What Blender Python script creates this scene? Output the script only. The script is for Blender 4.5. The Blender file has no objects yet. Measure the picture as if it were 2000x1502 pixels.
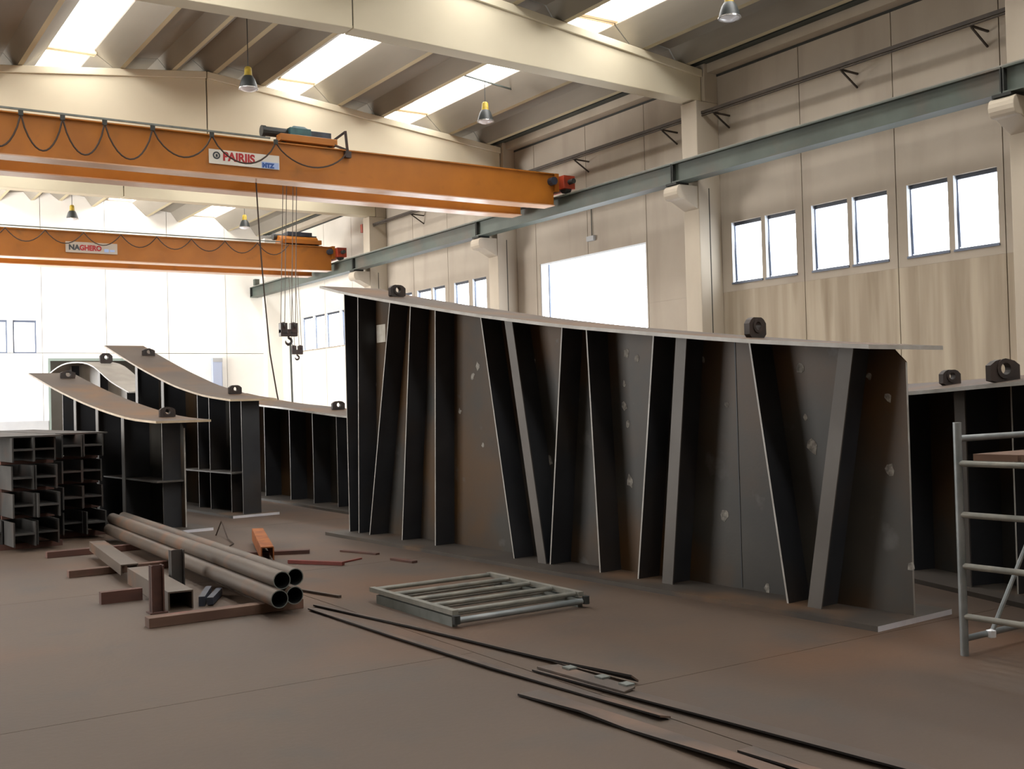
import bpy, bmesh, math, random
from mathutils import Vector, Matrix
random.seed(7)
SC = bpy.context.scene
COL = SC.collection

# ------------------------------------------------------------------ camera
cam_d = bpy.data.cameras.new('camera')
cam = bpy.data.objects.new('camera', cam_d); COL.objects.link(cam)
YAW, PIT, ROL = 0.58364459, 0.01705582, -0.02700966
cy, sy, cp, sp = math.cos(YAW), math.sin(YAW), math.cos(PIT), math.sin(PIT)
fw = Vector((sy*cp, cy*cp, sp)); r0 = Vector((cy, -sy, 0)); u0 = r0.cross(fw)
cr, sr = math.cos(ROL), math.sin(ROL)
rt = cr*r0 + sr*u0; up = -sr*r0 + cr*u0
cam.matrix_world = Matrix(((rt.x, up.x, -fw.x, 0), (rt.y, up.y, -fw.y, 0), (rt.z, up.z, -fw.z, 1.6), (0, 0, 0, 1)))
cam_d.sensor_width = 36; cam_d.lens = 36*2135.77/2000; cam_d.clip_end = 300
SC.camera = cam
SC.view_settings.view_transform = 'Standard'; SC.view_settings.look = 'None'
SC.view_settings.gamma = 1; SC.view_settings.use_curve_mapping = False
SC.view_settings.exposure = 0.0

# ------------------------------------------------------------------ light levels
SKYLIGHT = 9.0      # backlit translucent roof lights
WINDOW = 7.0        # overcast daylight in the panes
w = bpy.data.worlds.new('world'); SC.world = w; w.use_nodes = True
bg = w.node_tree.nodes['Background']; bg.inputs[0].default_value = (0.86, 0.93, 1.0, 1); bg.inputs[1].default_value = 2.0
def area(name, loc, rot, sx, sy_, power, col):
    l = bpy.data.lights.new(name, 'AREA'); l.shape = 'RECTANGLE'; l.size = sx; l.size_y = sy_; l.energy = power; l.color = col
    o = bpy.data.objects.new(name, l); COL.objects.link(o); o.location = loc; o.rotation_euler = rot; return o
# added area lights at assumed doorways in the unseen left wall, brightening the hall
area('added_daylight_far', (-2.7, 46.2, 3.2), (0, -math.pi/2, 0), 6.0, 10.0, 6500, (1, .97, .93))
area('added_daylight_near', (-2.7, 14.0, 3.0), (0, -math.pi/2, 0), 5.0, 5.0, 500, (1, .93, .84))

# ------------------------------------------------------------------ materials
def rgb(h):
    if isinstance(h, str):
        c = [int(h[i:i+2], 16)/255 for i in (0, 2, 4)]
        return tuple((x/12.92 if x <= .04045 else ((x+.055)/1.055)**2.4) for x in c) + (1,)
    return tuple(h) + (1,)
def mat(name, c1, c2=None, rough=.6, metal=0., scale=3., stretch=(1, 1, 1), detail=6., lo=.35, hi=.65,
        c3=None, s3=1., lo3=.6, hi3=.75, st3=(1, 1, 1), bump=0., bscale=40., emit=None, es=0., spec=.5, obj=False, c4=None, s4=2., lo4=.7, hi4=.74):
    m = bpy.data.materials.new(name); m.use_nodes = True
    nt = m.node_tree; N = nt.nodes; L = nt.links; b = N['Principled BSDF']
    b.inputs['Roughness'].default_value = rough; b.inputs['Metallic'].default_value = metal
    b.inputs['Specular IOR Level'].default_value = spec
    b.inputs['Base Color'].default_value = rgb(c1)
    geo = N.new('ShaderNodeNewGeometry')
    src = geo.outputs['Position']
    def noise(sc, st, lo_, hi_, det):
        mp = N.new('ShaderNodeMapping'); mp.inputs['Scale'].default_value = st; L.new(src, mp.inputs[0])
        n = N.new('ShaderNodeTexNoise'); n.inputs['Scale'].default_value = sc; n.inputs['Detail'].default_value = det
        L.new(mp.outputs[0], n.inputs['Vector'])
        r = N.new('ShaderNodeMapRange'); r.inputs[1].default_value = lo_; r.inputs[2].default_value = hi_
        L.new(n.outputs['Fac'], r.inputs[0]); return r.outputs[0]
    out = None
    if c2 is not None:
        mx = N.new('ShaderNodeMix'); mx.data_type = 'RGBA'
        mx.inputs[6].default_value = rgb(c1); mx.inputs[7].default_value = rgb(c2)
        L.new(noise(scale, stretch, lo, hi, detail), mx.inputs[0]); out = mx.outputs[2]
        for c, s, a, z, st in ((c3, s3, lo3, hi3, st3), (c4, s4, lo4, hi4, (1, 1, 1))):
            if c is not None:
                m2 = N.new('ShaderNodeMix'); m2.data_type = 'RGBA'; L.new(out, m2.inputs[6]); m2.inputs[7].default_value = rgb(c)
                L.new(noise(s, st, a, z, 5.), m2.inputs[0]); out = m2.outputs[2]
        L.new(out, b.inputs['Base Color'])
    if bump:
        n = N.new('ShaderNodeTexNoise'); n.inputs['Scale'].default_value = bscale; L.new(src, n.inputs['Vector'])
        bp = N.new('ShaderNodeBump'); bp.inputs['Strength'].default_value = bump; bp.inputs['Distance'].default_value = .01
        L.new(n.outputs['Fac'], bp.inputs['Height']); L.new(bp.outputs[0], b.inputs['Normal'])
    if emit is not None:
        b.inputs['Emission Color'].default_value = rgb(emit); b.inputs['Emission Strength'].default_value = es
    return m
M = {}
M['floor'] = mat('floor_concrete', '594a3e', '4d4139', rough=.62, scale=.45, lo=.3, hi=.7, c3='664a36', s3=.35, lo3=.52, hi3=.72, bump=.12, bscale=25, c4='48433f', s4=1.3, lo4=.55, hi4=.8, spec=.35)
M['joint'] = mat('joint_dark', '2c2521', rough=.9)
M['wall'] = mat('wall_concrete', 'aea497', 'a1978a', rough=.8, scale=.5, lo=.3, hi=.7, c3='978c80', s3=1.1, lo3=.5, hi3=.8, st3=(1, 1, .15), spec=.2)
M['wall_low'] = mat('wall_concrete_streaked', 'aea290', '978a79', rough=.8, scale=3.2, stretch=(1, 1, .06), lo=.35, hi=.62, c3='857765', s3=2.2, lo3=.58, hi3=.75, st3=(1, 1, .09), spec=.2)
M['wall_white'] = mat('wall_white', 'f0eee8', 'e6e4de', rough=.8, scale=.4)
M['beam'] = mat('beam_concrete', 'd8cfb8', 'ccc2aa', rough=.75, scale=.35, lo=.3, hi=.7, spec=.2)
M['column'] = mat('column_concrete', 'b9af9f', 'aca192', rough=.75, scale=.8, stretch=(1, 1, .3), spec=.2)
M['tt'] = mat('roof_concrete', '918b80', '807a70', rough=.85, scale=.6, stretch=(1, .2, 1), spec=.15)
M['stem'] = mat('roof_rib_concrete_lit', 'c0b495', 'a99e84', rough=.85, scale=.6, stretch=(1, .2, 1), spec=.15)  # rib bottoms cream, the light on their edges put into the colour
M['gap'] = mat('dark_recess', '343634', rough=.9)
M['gutter'] = mat('gutter_steel', '3f4641', '2e3531', rough=.6, scale=1)
M['skylight'] = mat('skylight_sheet', 'ffffff', rough=.5, emit=(1., .985, .95), es=SKYLIGHT)
M['skyframe'] = mat('skylight_frame', 'd9c7ae', rough=.6)
M['pane'] = mat('window_pane', 'ffffff', rough=.2, emit=(.86, .92, 1.), es=WINDOW)
M['panewhite'] = mat('window_pane_far', 'ffffff', rough=.2, emit=(1, .99, .97), es=4)
M['frame'] = mat('window_frame', '5b6578', rough=.5)
M['frame_d'] = mat('window_head', '2c3340', rough=.5)
M['reveal'] = mat('window_reveal', 'dfe6ee', rough=.6)  # blue-white, daylight on the window jambs put into the colour
M['orange'] = mat('crane_orange', 'ac691d', '985b19', rough=.42, scale=.8, lo=.3, hi=.7, c3='875720', s3=2.2, lo3=.6, hi3=.8)
M['orange_fl'] = mat('crane_flange_sheen', 'c9a58c', 'b98f70', rough=.3, scale=1.2)  # bottom flange paler, its reflection of the skylights painted in
M['red'] = mat('truck_red', 'a43a1e', '7c2c1a', rough=.5, scale=4)
M['rail'] = mat('rail_grey', '8a8880', '6f6e68', rough=.5, scale=3)
M['runway'] = mat('runway_green', '4d564f', '3e4640', rough=.55, scale=.8, c3='5a4f45', s3=.7, lo3=.5, hi3=.8)
M['runway_dark'] = mat('runway_joint', '20221f', rough=.7)
M['bus'] = mat('busbar', '40362e', '2f2822', rough=.7, scale=3)
M['cable'] = mat('cable_rubber', '3a2b22', rough=.7)
M['rope'] = mat('wire_rope', '5c554e', rough=.5, metal=.3)
M['blue'] = mat('hoist_blue', '2f5f66', '27484e', rough=.5, scale=5)
M['bluedk'] = mat('hoist_dark', '343c4c', '252a36', rough=.5, scale=5)
M['hook'] = mat('hook_block', '2c2a2b', '3d2724', rough=.5, scale=9)
M['steel'] = mat('mill_scale_steel', '403d38', '31302e', rough=.5, scale=1.1, lo=.35, hi=.65, c3='50391f', s3=.75, lo3=.44, hi3=.62, spec=.5, c4='5b5a58', s4=2.3, lo4=.66, hi4=.76, bump=.05)
M['steel_st'] = mat('stiffener_steel', '3a3c40', '2c2e33', rough=.5, scale=1.5, c3='3f352c', s3=.9, lo3=.55, hi3=.8)
M['steel_lt'] = mat('stiffener_flange_steel_lit', '66625e', '58534f', rough=.5, scale=1.6)  # paler than the stiffener plates, light on these faces put into the colour
M['pale_steel'] = mat('pale_steel', 'a39c92', '8b857d', rough=.5, scale=1.5)
M['wall_far'] = mat('wall_far_pale', 'dcd8d0', 'd0ccc3', rough=.8, scale=.5)  # paler tone for the right-wall panels nearest the end wall
M['flange'] = mat('flange_steel', '574a3f', '4a3f37', rough=.62, scale=.9, c3='6a4a28', s3=.8, lo3=.47, hi3=.68, spec=.3)
M['flange_low'] = mat('flange_dusty', '4d463f', '403a35', rough=.6, scale=1.2, c3='71543a', s3=.9, lo3=.55, hi3=.75)
M['cut'] = mat('cut_edge', 'b8b6b2', 'a09c96', rough=.4, scale=5)
M['cutend'] = mat('ground_cut_edge_glint', 'f2f2f8', 'e2e2ec', rough=.3, scale=5)  # ground flange ends, whitened so the colour holds the sky reflection
M['cutwarm'] = mat('cut_edge_warm', 'c8b79c', 'b09a7e', rough=.5, scale=5)
M['lug'] = mat('lug_steel', '2e2a2a', '3b302c', rough=.55, scale=8)
M['chalk'] = mat('chalk_mark', 'a8a49c', '6f6c68', rough=.9, scale=30)
M['paper'] = mat('paper_tag', 'c9c5bb', 'b8b2a6', rough=.9, scale=12)
M['hbeam'] = mat('h_beam_steel', '3d3b39', '2b2a29', rough=.65, scale=2.5, c3='46342c', s3=1.8, lo3=.5, hi3=.75)
M['pipe'] = mat('pipe_steel', '564a40', '463c34', rough=.5, scale=3, stretch=(1, .3, 1), c3='664630', s3=2.5, lo3=.55, hi3=.75)
M['pipe_in'] = mat('pipe_bore', '16181a', rough=.7)
M['timber'] = mat('timber', '6b5244', '573f34', rough=.8, scale=4, stretch=(.3, 2, 2), c3='7a3f3a', s3=2.0, lo3=.52, hi3=.7)
M['timber_d'] = mat('timber_dark', '58382e', '47302a', rough=.8, scale=4, stretch=(.3, 2, 2))
M['rust'] = mat('rust_orange', '9a5a2a', '7c4524', rough=.85, scale=8)
M['redbar'] = mat('red_primer_bar', '7c3a34', '6a332c', rough=.7, scale=6)
M['bar'] = mat('dusty_flat_bar', '544840', '483e38', rough=.6, scale=2, c3='6d5546', s3=1.6, lo3=.5, hi3=.7)
M['bar_edge_shade'] = mat('flat_bar_edge_shade', '1c1716', rough=.8)  # near edge and underside almost black, shadow painted into the colour
M['galv'] = mat('galvanised', '93989a', '7b8284', rough=.4, scale=6, metal=.4)
M['galv_d'] = mat('galvanised_dull', '767b78', '636864', rough=.5, scale=6, metal=.2)
M['rackm'] = mat('rack_galvanised', '8f8d84', '767772', rough=.45, scale=7, metal=.25)
M['plank'] = mat('scaffold_board', '6f5444', '5e4637', rough=.8, scale=5, stretch=(3, .4, 1))
M['alu'] = mat('lamp_reflector', 'c8cace', rough=.25, metal=.8)
M['yellow'] = mat('lamp_yellow', 'b39a2c', '8f7a24', rough=.6, scale=10)
M['lampdk'] = mat('lamp_dark', '2c3030', rough=.5)
M['glass'] = mat('lamp_glass', 'dfe3ea', rough=.15)
M['sign'] = mat('sign_white', 'd8d4cc', rough=.5)
M['sign_g'] = mat('sign_grey', 'b8ada2', rough=.5)
M['t_red'] = mat('print_red', 'a8242c', rough=.5)
M['t_blk'] = mat('print_black', '3a3f45', rough=.5)
M['t_blue'] = mat('print_blue', '2c559c', rough=.5)
M['t_lblue'] = mat('print_light_blue', '9fb4e0', rough=.5)
M['greyband'] = mat('plinth_grey', 'a9abad', '9c9ea1', rough=.6, scale=1)
M['doorgrey'] = mat('door_recess', '8c8a84', '7c7a76', rough=.7, scale=1)
M['doorback'] = mat('annex_wall', '9a948c', '8a847c', rough=.8, scale=.6)
M['jamb'] = mat('door_jamb', '7c8a84', rough=.6)
M['cabinet'] = mat('cabinet_grey_blue', 'a3adc4', rough=.5)
M['green'] = mat('green_bracket', '3a5a3c', rough=.5)

# ------------------------------------------------------------------ mesh helpers
class MB:
    def __init__(s): s.v = []; s.f = []; s.mi = []
    def _add(s, vs, fs, mi=0):
        o = len(s.v); s.v += [tuple(v) for v in vs]
        s.f += [tuple(i+o for i in f) for f in fs]; s.mi += [mi]*len(fs)
    def hexa(s, p, mi=0, mis=None):      # p: bottom 4 (ccw from above), top 4
        fs = [(3, 2, 1, 0), (4, 5, 6, 7), (0, 1, 5, 4), (1, 2, 6, 5), (2, 3, 7, 6), (3, 0, 4, 7)]
        o = len(s.v); s.v += [tuple(v) for v in p]
        for k, f in enumerate(fs): s.f.append(tuple(i+o for i in f)); s.mi.append(mis[k] if mis else mi)
        return s
    def box(s, x0, x1, y0, y1, z0, z1, mi=0, mis=None):
        return s.hexa([(x0, y0, z0), (x1, y0, z0), (x1, y1, z0), (x0, y1, z0), (x0, y0, z1), (x1, y0, z1), (x1, y1, z1), (x0, y1, z1)], mi, mis)
    def bar(s, a, b, wd, h, mi=0, upv=(0, 0, 1), mis=None):   # rectangular bar along a-b, wd sideways, h along up
        a, b = Vector(a), Vector(b); d = (b-a).normalized(); u_ = Vector(upv)
        sd = d.cross(u_).normalized(); u_ = sd.cross(d)
        p = []
        for zz in (-h/2, h/2):
            for q, k in ((a, -1), (a, 1), (b, 1), (b, -1)): p.append(q + sd*k*wd/2 + u_*zz)
        return s.hexa(p, mi, mis)
    def tube(s, pts, r, n=8, mi=0, cap=True, rads=None):
        pts = [Vector(p) for p in pts]; rings = []; prev = None
        for i, p in enumerate(pts):
            d = (pts[min(i+1, len(pts)-1)] - pts[max(i-1, 0)]).normalized()
            ref = prev if prev is not None else (Vector((0, 0, 1)) if abs(d.z) < .9 else Vector((1, 0, 0)))
            a = (ref - d*ref.dot(d)).normalized(); prev = a; b = d.cross(a); rr = rads[i] if rads else r
            rings.append([p + (a*math.cos(2*math.pi*k/n) + b*math.sin(2*math.pi*k/n))*rr for k in range(n)])
        vs = [v for g in rings for v in g]; fs = []
        for i in range(len(pts)-1):
            for k in range(n):
                k2 = (k+1) % n; fs.append((i*n+k, i*n+k2, (i+1)*n+k2, (i+1)*n+k))
        if cap: fs.append(tuple(reversed(range(n)))); fs.append(tuple((len(pts)-1)*n+k for k in range(n)))
        s._add(vs, fs, mi); return s
    def lathe(s, prof, c, n=16, mi=0):
        vs = []; fs = []
        for r, z in prof:
            for k in range(n): vs.append((c[0]+r*math.cos(2*math.pi*k/n), c[1]+r*math.sin(2*math.pi*k/n), c[2]+z))
        for i in range(len(prof)-1):
            for k in range(n):
                k2 = (k+1) % n; fs.append((i*n+k, i*n+k2, (i+1)*n+k2, (i+1)*n+k))
        s._add(vs, fs, mi); return s
    def prism(s, poly, a, b, mi=0, hole=None):   # poly: list of Vectors (closed), extruded by vector from a offset to b offset
        n = len(poly); a, b = Vector(a), Vector(b)
        vs = [Vector(p)+a for p in poly] + [Vector(p)+b for p in poly]
        fs = [(i, (i+1) % n, n+(i+1) % n, n+i) for i in range(n)]
        if hole is None: fs += [tuple(reversed(range(n))), tuple(range(n, 2*n))]
        else:
            vs += [Vector(p)+a for p in hole] + [Vector(p)+b for p in hole]
            for i in range(n):
                j = (i+1) % n
                fs.append((2*n+i, 3*n+i, 3*n+j, 2*n+j)); fs.append((i, 2*n+i, 2*n+j, j)); fs.append((n+i, n+j, 3*n+j, 3*n+i))
        s._add(vs, fs, mi); return s
    def build(s, name, mats, parent=None, smooth=False, bevel=0, loc=None):
        me = bpy.data.meshes.new(name); me.from_pydata(s.v, [], s.f)
        mats = mats if isinstance(mats, (list, tuple)) else [mats]
        for m in mats: me.materials.append(M[m] if isinstance(m, str) else m)
        me.polygons.foreach_set('material_index', s.mi)
        bm = bmesh.new(); bm.from_mesh(me); bmesh.ops.recalc_face_normals(bm, faces=bm.faces); bm.to_mesh(me); bm.free()
        if smooth:
            for p in me.polygons: p.use_smooth = True
            me.set_sharp_from_angle(angle=math.radians(40))
        o = bpy.data.objects.new(name, me); COL.objects.link(o)
        if bevel:
            bv = o.modifiers.new('bevel', 'BEVEL'); bv.width = bevel; bv.segments = 2; bv.limit_method = 'ANGLE'
        if parent is not None:
            o.parent = parent; o.matrix_parent_inverse = parent.matrix_basis.inverted()
        return o
def empty(name, loc=(0, 0, 0), rz=0):
    o = bpy.data.objects.new(name, None); COL.objects.link(o); o.location = loc; o.rotation_euler = (0, 0, rz)
    o.empty_display_size = .3
    bpy.context.view_layer.update() if False else None
    o.matrix_basis = Matrix.Translation(loc) @ Matrix.Rotation(rz, 4, 'Z')
    return o
def tag(o, label, cat, group=None):
    o['label'] = label; o['category'] = cat
    if group: o['group'] = group
    return o
def struct(o): o['kind'] = 'structure'; return o
def pl(o, label): o['label'] = label; return o
def copy_tree(o, parent=None):
    c = o.copy(); COL.objects.link(c)
    if parent is not None: c.parent = parent
    for ch in list(o.children): copy_tree(ch, c)
    return c

# ================================================================== STRUCTURE
XW = 21.0            # inner face of right wall
YE = 53.5            # end wall
XL, YB = -3.0, -8.0
COLY = [12.2, 21.65, 31.55, 41.35]
def zb(x): return 11.55 - .113*abs(x-10.3)

# ---- floor: slabs with recessed joints over a dark base
fl = MB().box(XL-.3, XW+.3, YB-.3, YE+.3, -.2, -.014).build('floor', 'joint'); struct(fl)
ys = [YB-.3, -2.1, 2.1, 6.07, 10.2, 14.6, 19, 24, 29, 34, 39, 44, 49, YE+.3]
ysr = [YB-.3, -2.1, 2.1, 4.77, 10.2, 14.6, 19, 24, 29, 34, 39, 44, 49, YE+.3]
def slabs(x0, x1, yl):
    for a, b in zip(yl[:-1], yl[1:]):
        MB().box(x0+.004, x1-.004, a+.003, b-.003, -.014, 0).build('floor_slab', 'floor', fl)
slabs(XL-.3, 3.66, ys); slabs(3.66, 9.0, ysr); slabs(9.0, 15.0, ysr); slabs(15.0, XW+.3, ysr)

# ---- right wall: precast panels, windows, doorway
wr = MB().box(XW+.30, XW+.34, YB-.3, 12.2, 0, 11.0).build('wall_right', 'wall'); struct(wr)
wins = []      # (y0, y1, z0, z1)
for (a, b) in ((13.29, 14.32), (14.46, 15.5), (16.03, 17.02), (17.16, 18.25), (18.76, 19.78), (19.92, 20.98)):
    wins.append((a, b, 4.65, 6.25))
for (a, b) in ((33.30, 34.24), (34.53, 35.58), (36.28, 37.22), (37.38, 38.5), (38.95, 39.9), (40.0, 40.75)):
    wins.append((a, b, 4.6, 6.2))
for (a, b) in ((42.2, 43.1), (43.25, 44.4), (44.6, 45.75), (45.95, 47.45), (47.6, 48.85), (49.0, 50.3)):
    wins.append((a, b, 4.45, 6.05))
door = (24.47, 29.9, 0.0, 6.22)
def panel(y0, y1, z0, z1, name, m, parent, x0=XW, x1=XW+.2, holes=(), axis='y'):
    ys_ = sorted({y0, y1, *[min(max(h[0], y0), y1) for h in holes], *[min(max(h[1], y0), y1) for h in holes]})
    zs_ = sorted({z0, z1, *[min(max(h[2], z0), z1) for h in holes], *[min(max(h[3], z0), z1) for h in holes]})
    mb = MB()
    for a, b in zip(ys_[:-1], ys_[1:]):
        for c, d in zip(zs_[:-1], zs_[1:]):
            my, mz = (a+b)/2, (c+d)/2
            if any(h[0] < my < h[1] and h[2] < mz < h[3] for h in holes): continue
            if b-a < 1e-4 or d-c < 1e-4: continue
            if axis == 'y': mb.box(x0, x1, a, b, c, d)
            else: mb.box(a, b, x0, x1, c, d)
    return mb.build(name, m, parent)
joints = [YB, -4.2, -1.4, 1.4, 4.2, 7.0, 9.8, 13.14, 15.78, 18.52, 21.5, 24.42, 27.25, 30.1, 33.05, 36.0, 38.75, 41.35, 44.5, 47.52, 50.5, YE]
for a, b in zip(joints[:-1], joints[1:]):
    hs = [w_ for w_ in wins if w_[1] > a and w_[0] < b] + ([door] if door[1] > a and door[0] < b else [])
    far = a > 30
    g = .012
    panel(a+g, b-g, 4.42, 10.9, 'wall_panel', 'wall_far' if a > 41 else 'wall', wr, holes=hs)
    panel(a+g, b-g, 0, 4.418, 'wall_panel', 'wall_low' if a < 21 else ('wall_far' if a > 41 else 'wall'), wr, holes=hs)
# dark backing behind the joints only (strips)
for j in joints[1:-1]:
    if door[0] < j < door[1]:
        MB().box(XW+.2, XW+.26, j-.05, j+.05, 6.25, 10.9).build('joint_strip', 'joint', wr)
    elif any(w_[0]-.03 < j < w_[1]+.03 for w_ in wins):
        MB().box(XW+.2, XW+.26, j-.05, j+.05, 6.3, 10.9).build('joint_strip', 'joint', wr)
    else:
        MB().box(XW+.2, XW+.26, j-.05, j+.05, 0, 10.9).build('joint_strip', 'joint', wr)
MB().box(XW+.2, XW+.26, 10, YE, 4.36, 4.44).build('joint_strip', 'joint', wr)
for i, (a, b, c, d) in enumerate(wins):
    f = MB()
    t = .03
    f.box(XW+.10, XW+.16, a, a+t, c, d).box(XW+.10, XW+.16, b-t, b, c, d).box(XW+.10, XW+.16, a+t, b-t, c, c+t, 0)
    f.box(XW+.08, XW+.17, a+t, b-t, d-.09, d, 1)
    wobj = f.build('window_%d' % (i+1), ['frame', 'frame_d']); struct(wobj)
    MB().box(XW+.135, XW+.15, a+t, b-t, c+t, d-.09).build('pane', 'pane', wobj)
    MB().box(XW-.005, XW+.10, b-.012, b, c, d).build('reveal', 'reveal', wobj)  # lining added on the far jamb only, daylight glare in its colour
    # inner sash, tilted slightly inwards, thin
    s = MB()
    s.bar((XW+.115, b-t-.02, c+.05), (XW+.07, b-t-.02, d-.11), .03, .02, 0, (1, 0, 0))
    s.build('sash_stay', 'frame', wobj)
    MB().box(XW-.03, XW+.12, a-.02, b+.02, c-.05, c-.002).build('window_sill', 'frame' if i < 6 else 'wall', wobj)
# open bright doorway in the right wall, its daylight given by added glowing sheets
d1 = MB(); a, b, c, d = door
d1.box(XW+.02, XW+.2, a, a+.06, 0, d).box(XW+.02, XW+.2, b-.06, b, 0, d).box(XW+.02, XW+.2, a+.06, b-.06, d-.06, d)
d1o = d1.build('door_1', 'reveal'); struct(d1o)
dw = (b-a-.12)/4
for k in range(5):
    z0 = k*1.232; MB().box(XW+.12, XW+.15, a+.06, b-.06, z0+.0, z0+1.228).build('doorway_glow_sheet', 'pane', d1o)
MB().box(XW+.06, XW+.11, b-.42, b-.37, 0, d-.06).build('door_post', 'frame', d1o)
# conduit and box above the doorway
cd = MB().tube([(XW-.03, 27.0, 8.0), (XW-.03, 27.0, 6.75)], .015, 6).build('conduit_run', 'gutter')
tag(cd, 'thin dark conduit with small box on the wall above the bright doorway', 'conduit')
MB().box(XW-.10, XW-.0, 26.85, 27.2, 6.6, 6.75).build('junction_box', 'greyband', cd)

# ---- end wall
ew = MB().box(XL, XW, YE+.25, YE+.3, 0, 12).build('wall_end', 'joint')
ew.data.clear_geometry()
ew_b = MB()
for x in (9.66, 12.5, 15.4, 18.28): ew_b.box(x-.04, x+.04, YE+.2, YE+.25, 4.6, 11.3)
ew_b.box(XL, XW, YE+.2, YE+.25, 4.4, 4.55)
bpy.data.objects.remove(ew)
ew = ew_b.build('wall_end', 'doorgrey'); struct(ew)
EW = [(6.6, 8.2, 4.46, 5.96), (8.42, 9.42, 4.46, 5.96), (5.0, 6.4, 4.46, 5.96)]
DO = (9.88, 14.0, 0, 4.23)
xj = [XL, 0.6, 3.6, 6.5, 9.66, 12.5, 15.4, 18.28, XW]
def wall_end_panel(a, b, z0, z1, hs):
    mb = MB()
    xs = sorted({a, b, *[min(max(h[0], a), b) for h in hs], *[min(max(h[1], a), b) for h in hs]})
    zs = sorted({z0, z1, *[min(max(h[2], z0), z1) for h in hs], *[min(max(h[3], z0), z1) for h in hs]})
    for p, q in zip(xs[:-1], xs[1:]):
        for r_, t_ in zip(zs[:-1], zs[1:]):
            mx, mz = (p+q)/2, (r_+t_)/2
            if any(h[0] < mx < h[1] and h[2] < mz < h[3] for h in hs): continue
            if t_ == z1 and z1 > 9:   # gable slope
                za, zc = zb(p)+.75, zb(q)+.75
                if p < 10.3 < q:
                    mb.hexa([(p, YE, r_), (10.3, YE, r_), (10.3, YE+.2, r_), (p, YE+.2, r_), (p, YE, za), (10.3, YE, zb(10.3)+.75), (10.3, YE+.2, zb(10.3)+.75), (p, YE+.2, za)])
                    mb.hexa([(10.3, YE, r_), (q, YE, r_), (q, YE+.2, r_), (10.3, YE+.2, r_), (10.3, YE, zb(10.3)+.75), (q, YE, zc), (q, YE+.2, zc), (10.3, YE+.2, zb(10.3)+.75)])
                else: mb.hexa([(p, YE, r_), (q, YE, r_), (q, YE+.2, r_), (p, YE+.2, r_), (p, YE, za), (q, YE, zc), (q, YE+.2, zc), (p, YE+.2, za)])
            else: mb.box(p, q, YE, YE+.2, r_, t_)
    return mb.build('wall_panel', 'wall_white', ew)
for a, b in zip(xj[:-1], xj[1:]):
    hs = [h for h in EW+[DO] if h[1] > a and h[0] < b]
    wall_end_panel(a+.012, b-.012, 4.48, 9.9, [h for h in hs])
    wall_end_panel(a+.012, b-.012, 0, 4.455, [h for h in hs])
for i, (a, b, c, d) in enumerate(EW):
    f = MB(); t = .07
    f.box(a, a+t, YE+.06, YE+.14, c, d).box(b-t, b, YE+.06, YE+.14, c, d).box(a+t, b-t, YE+.06, YE+.14, c, c+t).box(a+t, b-t, YE+.06, YE+.14, d-t-.03, d)
    o = f.build('window_%d' % (i+len(wins)+1), 'frame'); struct(o)
    MB().box(a+t, b-t, YE+.10, YE+.12, c+t, d-t-.03).build('pane', 'panewhite', o)
bb = MB().box(XL, 9.86, YE-.04, YE, 0, 1.38).build('baseboard_end', 'greyband'); struct(bb)
# doorway to the annex behind
a, b, c, d = DO
d2 = MB().box(a, a+.1, YE-.02, YE+.2, 0, d).box(b-.1, b, YE-.02, YE+.2, 0, d).box(a+.1, b-.1, YE-.02, YE+.2, d-.12, d).build('door_2', 'jamb'); struct(d2)
an = MB().box(a-3, b+3, YE+7, YE+7.2, 0, 5).box(a-3.2, a-3, YE+.2, YE+7.2, 0, 5).box(b+3, b+3.2, YE+.2, YE+7.2, 0, 5).box(a-3, b+3, YE+.2, YE+7, 5, 5.2).box(a-3, b+3, YE+.3, YE+7.2, -.2, 0).build('annex_room', 'doorback', d2)
area('annex_area_light', ((a+b)/2, YE+3.5, 4.9), (0, 0, 0), 3, 3, 90, (1, .97, .94))  # area light under the closed annex ceiling
cb = MB().box(17.46, 17.94, YE-.28, YE-.02, 2.55, 4.23).build('electrical_cabinet', 'cabinet', bevel=.01)
tag(cb, 'tall narrow grey-blue cabinet fixed high on the white end wall', 'cabinet')
MB().box(17.5, 17.9, YE-.295, YE-.28, 2.6, 4.0).build('cabinet_door', 'cabinet', cb)
MB().box(17.46, 17.94, YE-.30, YE-.28, 4.04, 4.23).build('cabinet_top', 'greyband', cb)

# ---- left and back walls (outside the frame), with doorway openings added for the area lights
wl = MB().box(XL-.2, XL, YB, 11.5, 0, 10.9).box(XL-.2, XL, 16.5, 41.2, 0, 10.9).box(XL-.2, XL, 51.2, YE, 0, 10.9).box(XL-.2, XL, 11.5, 16.5, 5.5, 10.9).box(XL-.2, XL, 41.2, 51.2, 6.2, 10.9).build('wall_left', 'wall'); struct(wl)
wb = MB().box(XL-.2, XW+.3, YB-.3, YB, 0, 12.5).build('wall_back', 'wall'); struct(wb)

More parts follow.
